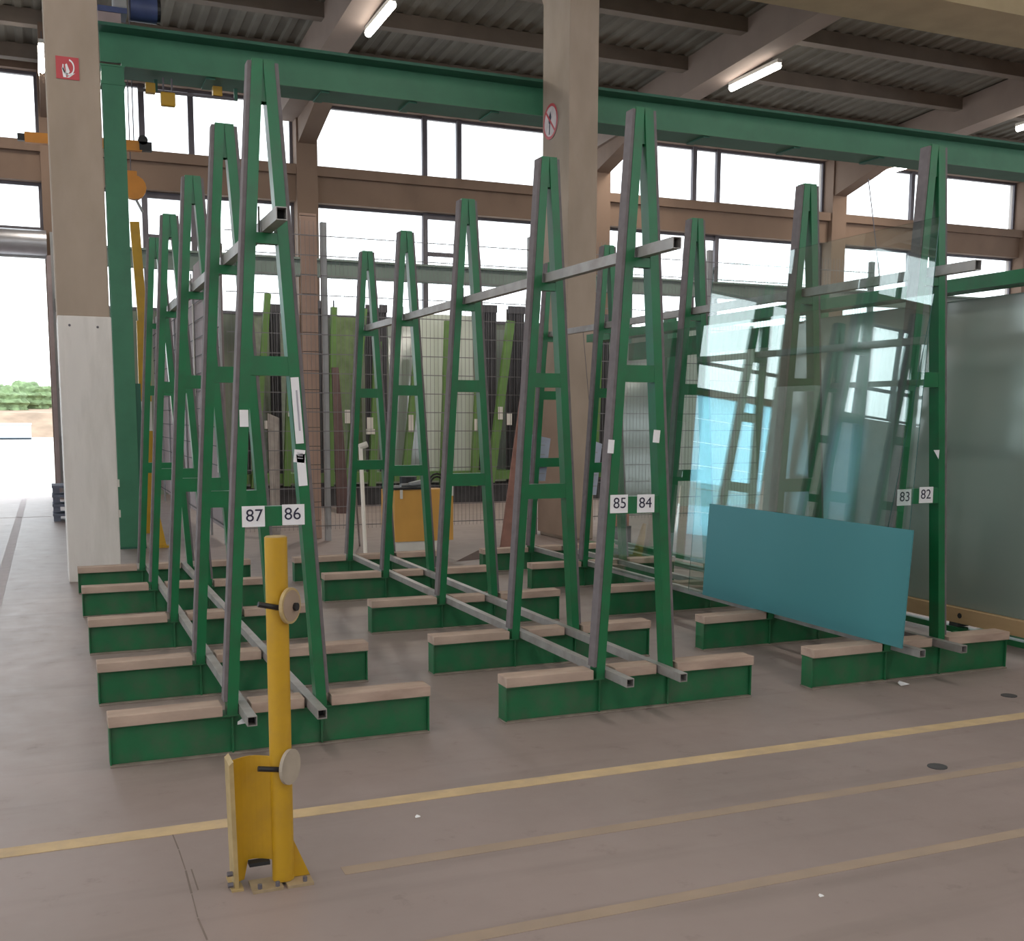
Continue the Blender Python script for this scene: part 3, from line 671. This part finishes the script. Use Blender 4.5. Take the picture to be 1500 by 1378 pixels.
# ================================================================== HARP RACKS IN THE BACKGROUND
HY = 19.8
def up_px(u0, v0, u1, v1, y): return at(u0, v0, 'y', y), at(u1, v1, 'y', y)
def harp(label, ups, rods, base, y=HY, tags=()):
    b0, b1 = at(base[0], 708, 'y', y), at(base[1], 708, 'y', y)
    t = thing('harp_rack', label, 'rack', ((b0.x + b1.x) / 2, y, 0), 'light green harp racks behind the fence')
    ox = Vector(((b0.x + b1.x) / 2, y, 0))
    MB().box(b0.x - ox.x, b1.x - ox.x, -0.08, 0.5, 0.43, 0.60).build('base_beam', LGREEN, t)
    MB().box(b0.x - ox.x, b1.x - ox.x, -0.02, 0.5, 0.0, 0.36).build('plinth', TAR, t)
    for (u0, v0, u1, v1, wpx) in ups:
        a, b = up_px(u0, v0, u1, v1, y - .1)
        o = MB().bar(a - ox, b - ox, wpx * y / 1616 * .95, 0.1, (0, 1, 0)).build('upright', LGREEN, t)
    for (u0, v0, u1, v1) in rods:
        a, b = at(u0, v0, 'y', y + .1), at(u1, v1, 'y', y + .1)
        n = max(2, round((b.x - a.x) / 0.05)); m = MB()
        m.box(a.x - ox.x, b.x - ox.x, .09, .14, a.z - .14, a.z)
        m.box(a.x - ox.x, b.x - ox.x, .09, .14, b.z, b.z + .12)
        for k in range(n):
            x = a.x - ox.x + (k + .5) * (b.x - a.x) / n
            m.tube((x, .11, b.z), (x, .11, a.z), 0.014, 5)
        o = m.build('rod_comb', COMB, t); o['kind'] = 'stuff'
        MB().box(a.x - ox.x, b.x - ox.x, .20, .22, b.z, a.z - .05).build('back_plate', COMB, t)
    for (u, v, w_, h_) in tags:
        c = at(u, v, 'y', y - .18)
        MB().box(c.x - ox.x - w_ * .006, c.x - ox.x + w_ * .006, -.185, -.175, c.z - h_ * .006, c.z + h_ * .006).build('paper_tag', OFFW, t)
    return t
harp('light green harp rack left of the tall brown board', [(392, 430, 372, 715, 9), (428, 455, 420, 712, 10), (352, 470, 350, 712, 8)], [(395, 445, 416, 700), (358, 452, 368, 700)], (346, 436), tags=((392, 622, 9, 12), (425, 606, 6, 8)))
harp('light green harp rack just right of the tall brown board', [(489, 450, 484, 712, 9)], [(464, 440, 478, 712), (489, 440, 493, 700)], (464, 502))
harp('light green harp rack behind the last frame of the middle row', [(532, 452, 510, 712, 11), (553, 500, 545, 712, 11)], [(536, 446, 549, 705), (556, 446, 570, 705)], (506, 572), tags=((509, 610, 8, 20), (542, 620, 10, 18), (543, 632, 14, 8)))
harp('light green harp rack holding the big pale glass sheet', [(612, 520, 592, 712, 12), (701, 560, 694, 712, 11), (655, 470, 648, 712, 8)], [], (576, 706), tags=((602, 620, 8, 26), (697, 622, 5, 18)))
harp('light green harp rack left of the central column', [(748, 470, 718, 706, 13), (780, 560, 768, 706, 13)], [(704, 446, 728, 700), (745, 448, 768, 705)], (712, 800), tags=((733, 605, 8, 20), (746, 614, 9, 18), (763, 620, 6, 24)))
harp('dark harp rack glimpsed right of the central column', [(878, 470, 870, 706, 11)], [(880, 460, 902, 700)], (866, 920))
harp('harp rack far right behind the leaning clear glass', [(990, 470, 975, 706, 11), (1040, 470, 1030, 706, 11)], [(1000, 462, 1028, 700)], (960, 1060))
def standing_sheet(name, label, u0, u1, vt, vb, y, m, lean=0.25, base=0.605):
    a, b = at(u0, vt, 'y', y), at(u1, vb, 'y', y)
    b.z = base
    mb = MB().hexa([(a.x, y, b.z), (b.x, y, b.z), (b.x, y + .02, b.z), (a.x, y + .02, b.z)], [(a.x, y + lean, a.z), (b.x, y + lean, a.z), (b.x, y + lean + .02, a.z), (a.x, y + lean + .02, a.z)])
    return tag(mb.build(name, m), label, 'glass sheet')
standing_sheet('glass_sheet', 'big pale glass sheet standing in a light green harp rack', 618, 697, 458, 704, HY + .02, PALE, 0.2)
standing_sheet('glass_sheet', 'greenish glass sheet at the left of the big pale sheet', 572, 617, 470, 704, HY + .12, SHEET, 0.2)
standing_sheet('glass_sheet', 'darker greenish glass sheet behind the harp rack left of the central column', 706, 762, 480, 704, HY + .35, SHEET, 0.3)
standing_sheet('glass_sheet', 'green glass sheet standing behind the narrow harp rack by the brown board', 494, 534, 462, 704, HY + .35, mat('green_sheet', (0.17, 0.24, 0.12, 1), 0.2), 0.3)
standing_sheet('glass_sheet', 'grey-green glass sheet seen through the front left rack', 350, 432, 462, 704, HY + .4, mat('greygreen_sheet', (0.20, 0.24, 0.18, 1), 0.25), 0.3)
standing_sheet('glass_sheet', 'grey-green glass sheet seen through the rack numbered 85 and 84', 905, 975, 500, 720, 16.5, SHEET, 0.3, 0.0)
standing_sheet('glass_sheet', 'pale glass sheet seen behind the leaning clear panes', 985, 1110, 470, 720, 17.5, PALE, 0.3, 0.0)

# ================================================================== THINGS BETWEEN THE ROWS
def lean_board(name, label, cat, foot, top, wpx_dir, th, m):
    """board between two edge points at the foot and at the top"""
    (a, b), (c, d_) = foot, top
    mb = MB(); q = Vector((0, th, 0))
    mb.hexa([a, b, b + q, a + q], [c, d_, d_ + q, c + q]); return tag(mb.build(name, m), label, cat)
lean_board('leaning_plank', 'red-brown plank leaning against the mesh fence beside the central column', 'plank',
           (at(733, 808, 'z', 0), at(757, 808, 'z', 0)), (at(766, 560, 'y', 13.9), at(784, 560, 'y', 13.9)), 0, 0.04, REDW)
lean_board('leaning_plank', 'dark brown warped plank leaning behind the grey fence post', 'plank',
           (at(494, 752, 'z', 0), at(512, 752, 'z', 0)), (at(486, 538, 'y', 19.4), at(496, 538, 'y', 19.4)), 0, 0.04, mat('dark_plank', (0.085, 0.05, 0.05, 1), 0.8))
lean_board('leaning_plank', 'pale grey plank leaning behind plates 87 and 86', 'plank',
           (at(398, 790, 'z', 0), at(411, 790, 'z', 0)), (at(392, 605, 'y', 15.6), at(409, 612, 'y', 15.6)), 0, 0.03, mat('grey_plank', (0.36, 0.33, 0.31, 1), 0.8))
# white stick
a, b = at(536, 826, 'z', 0), at(528, 652, 'y', 11.9)
t = thing('white_stick', 'white stick with a knob leaning between the middle racks', 'stick', a)
MB().tube((0, 0, 0), b - a, 0.022, 10).build('shaft', mat('white_stick_paint', (0.85, 0.80, 0.74, 1), 0.5, 0, 0.03), t)
MB().tube(b - a - Vector((0.015, 0, 0.02)), b - a + Vector((0.075, 0, 0.01)), 0.034, 10).build('handle', OFFW, t)
a, b = at(527, 800, 'z', 0), at(520, 710, 'y', 12.6)
tag(MB().tube(a, b, 0.012, 8).build('metal_rod', GALV), 'thin metal rod leaning left of the white stick', 'rod')
# orange cart
c0, c1 = at(579, 820, 'z', 0), at(664, 820, 'z', 0)
cy = 11.85; c0 = at(579, 800, 'y', cy); c1 = at(664, 800, 'y', cy); W_ = c1.x - c0.x
t = thing('orange_cart', 'orange sided cart on castors behind the middle rack row', 'cart', (c0.x, cy, 0))
MB().box(0.01, W_ - .05, 0.01, 0.5, 0.05, 0.215).build('white_plinth', OFFW, t)
MB().box(0.0, W_ * .55, 0, 0.03, 0.215, 0.80).build('side_panel', ORANGE, t); MB().box(W_ * .57, W_, 0, 0.03, 0.215, 0.80).build('side_panel', ORANGE, t)
MB().box(0.0, W_, 0.03, 0.55, 0.215, 0.78).build('body', ORANGE, t)
MB().box(W_ - .08, W_, -0.01, 0.03, 0.72, 0.84).build('corner_block', OFFW, t)
MB().box(-0.01, W_ * .6, -0.01, 0.5, 0.80, 0.825).build('tray', BLACK, t)
MB().box(0.06, 0.09, -0.012, 0.0, 0.70, 0.80).build('tape', OFFW, t)
for x in (0.06, W_ - .08):
    for y in (0.06, 0.46): MB().tube((x - .02, y, 0.04), (x + .02, y, 0.04), 0.04, 12).build('castor', BLACK, t)
tag(MB().tube((c0.x + .1, cy + .1, .845), (c0.x + .38, cy + .2, .845), .02, 8).bar((c0.x + .2, cy + .08, .86), (c0.x + .36, cy + .14, .885), .05, .03).build('hand_tool', POSTG), 'grey hand tool lying on the orange cart tray', 'tool')
tag(MB().tube((c0.x + .26, cy + .33, .826), (c0.x + .26, cy + .33, .93), .10, 12).build('black_bucket', BLACK), 'black bucket on the orange cart', 'bucket')
t = thing('cable_coil', 'dark cable coil hanging on the mesh fence above the orange cart', 'cable', at(640, 712, 'y', FY - .06))
for r_ in (0.10, 0.13):
    m = MB()
    for k in range(16):
        a0, a1 = 2 * math.pi * k / 16, 2 * math.pi * (k + 1) / 16
        m.tube((math.cos(a0) * r_, 0, math.sin(a0) * r_ * 1.3), (math.cos(a1) * r_, 0.0, math.sin(a1) * r_ * 1.3), 0.014, 6, caps=False)
    m.build('loop', BLACK, t)
tag(MB().add([tuple(at(u, v, 'z', 0.003)) for u, v in ((668, 822), (700, 806), (738, 800), (712, 818))], [(0, 1, 2, 3)]).build('rubber_mat', mat('mat_brown', (0.10, 0.065, 0.06, 1), 0.9)), 'flat brown floor mat right of the orange cart', 'mat')
# small red box and dark bin behind the rack 85/84
p = at(906, 792, 'z', 0.02)
t = thing('small_bin', 'small red topped dark bin glimpsed through the rack numbered 85 and 84', 'bin', (p.x, p.y, 0))
MB().box(-.13, .13, -.1, .1, 0, .22).build('bin_body', BLACK, t); MB().box(-.12, .10, -.09, .09, .22, .42).build('red_lid', mat('red_lid', (0.42, 0.13, 0.08, 1), 0.6), t)

# ================================================================== LEFT DISTANCE: lifting gear, pallets, outdoors
MY = 16.0
a, b, c = at(197, 325, 'y', MY), at(209, 470, 'y', MY), at(219, 776, 'y', MY)
t = thing('lifting_mast', 'bent yellow lifting mast with a white band beside the green gantry post', 'lifting gear', (c.x, MY, 0))
o3 = Vector((c.x, MY, 0))
MB().bar(a - o3, b - o3, 0.12, 0.06, (0, 1, 0)).build('upper_arm', YELLOW, t)
d_ = b.lerp(c, 0.38); e_ = b.lerp(c, 0.52)
MB().bar(b - o3, d_ - o3, 0.16, 0.08, (0, 1, 0)).build('mast', YELLOW, t)
MB().bar(d_ - o3, e_ - o3, 0.16, 0.08, (0, 1, 0)).build('white_band', OFFW, t)
MB().bar(e_ - o3, Vector((c.x, MY, 0.0)) - o3, 0.16, 0.08, (0, 1, 0)).build('mast', YELLOW, t)
p = at(236, 802, 'z', 0)
t = thing('yellow_foot', 'small yellow wedge shaped foot on the floor behind the left rack row', 'stand', (p.x, p.y, 0))
MB().hexa([(-.06, 0, 0), (.07, 0, 0), (.07, .12, 0), (-.06, .12, 0)], [(-.05, .03, .5), (-.02, .03, .5), (-.02, .08, .5), (-.05, .08, .5)]).build('wedge', YELLOW, t)
MB().box(-.09, .10, -.03, .15, 0, .025).build('base_plate', YELLOW, t)
# orange jib arm
a, b = at(32, 201, 'y', 15.0), at(222, 216, 'y', 15.0)
t = thing('jib_arm', 'orange jib crane arm passing behind the left concrete column', 'crane arm', a)
L_ = b - a
MB().bar((0.03, 0, 0), L_ * .92, 0.09, 0.12).build('arm', ORANGE2, t)
MB().bar((-0.05, 0, 0.0), (0.03, 0, 0), 0.07, 0.08).build('end_stop', BLACK, t)
MB().bar(L_ * .90, L_, 0.12, 0.10).build('trolley', BLACK, t); MB().tube(L_ * .93 + Vector((0, -.06, .07)), L_ * .93 + Vector((0, .06, .07)), .06, 10).build('wheel', BLACK, t)
MB().tube(L_ * .86, L_ * .86 + Vector((0, 0, 3.2)), 0.008, 6).build('cable', STEELG, t)
p = at(196, 275, 'y', 15.35)
t = thing('hook_block', 'orange crane hook block hanging beside the green gantry post', 'hook', p)
MB().tube((0, -.06, 0), (0, .06, 0), 0.15, 16).build('sheave_housing', ORANGE2, t)
MB().box(-.10, .04, -.05, .05, 0.05, 0.2).build('block', ORANGE2, t)
MB().tube((-.03, 0, .2), (-.03, 0, 3.6), .008, 6).build('cable', STEELG, t)
MB().bar((0.02, 0, -.14), (0.10, 0, -.30), .03, .03).build('hook', POSTG, t)
# festoon
FYY = 14.52
a, b = at(202, 131, 'y', FYY), at(348, 146, 'y', FYY)
t = thing('festoon_track', 'thin cable track with two yellow carriers under the crane beam', 'cable track', a)
MB().bar((0, 0, 0), b - a, 0.03, 0.03).build('track', STEELG, t)
for u, v in ((220, 129), (318, 134)): q_ = at(u, v, 'y', FYY) - a; MB().box(q_.x - .055, q_.x + .055, -.05, .05, q_.z - .06, q_.z + .05).build('carrier', YELLOW, t)
for u, v in ((228, 122), (345, 135)): q_ = at(u, v, 'y', FYY) - a; MB().box(q_.x - .02, q_.x + .02, -.02, .02, -.0, 5.645 - a.z).build('hanger', GANTRYD, t)
p = at(246, 146, 'y', 14.40)
t = thing('control_box', 'yellow control box hanging under the crane beam', 'control box', p)
MB().box(-.085, .085, -.04, .04, -.08, .08).build('box', YELLOW, t, 0.015); MB().box(-.06, -.04, -.01, .01, .08, 5.645 - p.z).box(.04, .06, -.01, .01, .08, 5.645 - p.z).build('hanger', STEELG, t)
# hanging wire by the far window
a = at(1272, 262, 'y', 22.0); b = at(1280, 330, 'y', 22.0); c = at(1290, 420, 'y', 22.0)
tag(MB().tube(a, b, .012, 6).tube(b, c, .012, 6).build('hanging_cable', STEELG), 'thin cable hanging in front of the right back windows', 'cable')
# pallets by the gate
names_ = ['bottom', 'second', 'third', 'top']
for k in range(4):
    t = thing('pallet', '%s grey-blue pallet of the stack behind the left concrete column' % names_[k], 'pallet', (0.42, 18.6, k * 0.145), 'pallets stacked by the gate')
    for s_ in (-.34, 0, .34): MB().box(s_ - .05, s_ + .05, -.3, .3, 0, .08).build('bearer', BLUEP, t)
    for q_ in (-.27, -.1, .1, .27): MB().box(-.4, .4, q_ - .06, q_ + .06, .08, .115).build('deck_board', BLUEP, t)
# outdoors
def blob(name, label, x, y, z, r, h):
    t = thing(name, label, 'tree', (x, y, 0))
    bm = bmesh.new(); bmesh.ops.create_icosphere(bm, subdivisions=4, radius=1)
    for v in bm.verts:
        n_ = math.sin(v.co.x * 9 + x) * math.cos(v.co.y * 8) * .12 + math.sin(v.co.z * 14 + y) * .08 + random.uniform(-.07, .07)
        v.co *= 1 + n_; v.co.x *= r; v.co.y *= r * .7; v.co.z = v.co.z * h / 2 + z
    me = bpy.data.meshes.new('crown'); bm.to_mesh(me); bm.free(); me.materials.append(LEAF)
    o = bpy.data.objects.new('crown', me); COL.objects.link(o); o.parent = t
    MB().tube((0, 0, 0), (0, 0, z), 0.25, 8).build('trunk', SOIL, t)
for k, (u, vt, r, lb) in enumerate(((4, 568, 2.0, 'leftmost distant tree seen through the open gate'), (38, 562, 2.4, 'tallest distant tree in the middle of the open gate'), (68, 570, 2.0, 'distant tree beside the gate frame'))):
    yy = 108 + 4.5 * k; p = at(u, vt, 'y', yy); blob('tree', lb, p.x, yy, p.z - 1.3, r, 2.9)
bank = struct(MB().hexa([(-70, 95, -.02), (60, 95, -.02), (60, 125, -.02), (-70, 125, -.02)], [(-70, 100, 1.9), (60, 100, 1.9), (60, 120, 2.6), (-70, 120, 2.6)]).build('trim_2', SOIL))
a, b = at(-30, 623, 'y', 86), at(46, 643, 'y', 86)
t = thing('low_container', 'pale blue low container outside in the yard beyond the gate', 'container', ((a.x + b.x) / 2, 86.5, -.02))
hw = (b.x - a.x) / 2
MB().box(-hw, hw, -.8, .8, .12, 1.05).build('body', PBLUE, t); MB().box(-hw - .05, hw + .05, -.85, .85, 1.05, 1.15).build('rim', OFFW, t); MB().box(-hw, hw, -.6, .6, 0, .12).build('skids', TAR, t)
# litter on the floor
for u, v, s_, lb in ((1323, 1003, .035, 'white paper scrap in front of the right rack base'), (612, 1197, .012, 'tiny white chip on the floor right of the bollard'), (1203, 1313, .010, 'tiny white chip on the floor at the lower right'), (345, 1062, .03, 'white paper scrap under the front left rack tube')):
    p = at(u, v, 'z', 0.0)
    if v == 1062: p = Vector((0.80, 5.222, 0.15))
    q = [(-1, -.6, 0), (.7, -.8, .2), (1, .5, .1), (0, 1, .5), (-.8, .5, .2)]
    mb = MB(); mb.add([(p.x + a_ * s_, p.y + b_ * s_, p.z + .002 + c_ * s_) for a_, b_, c_ in q], [(0, 1, 2, 3, 4)]); tag(mb.build('paper_scrap', WHITE), lb, 'litter')
for u, v, lb in ((1373, 1123, 'dark oval floor drain spot at the right'), (1478, 1019, 'dark stain plate near the right picture edge')):
    p = at(u, v, 'z', 0.0); tag(MB().tube((p.x, p.y, 0), (p.x, p.y, .004), .045, 14).build('floor_plug', TAR), lb, 'floor plug')
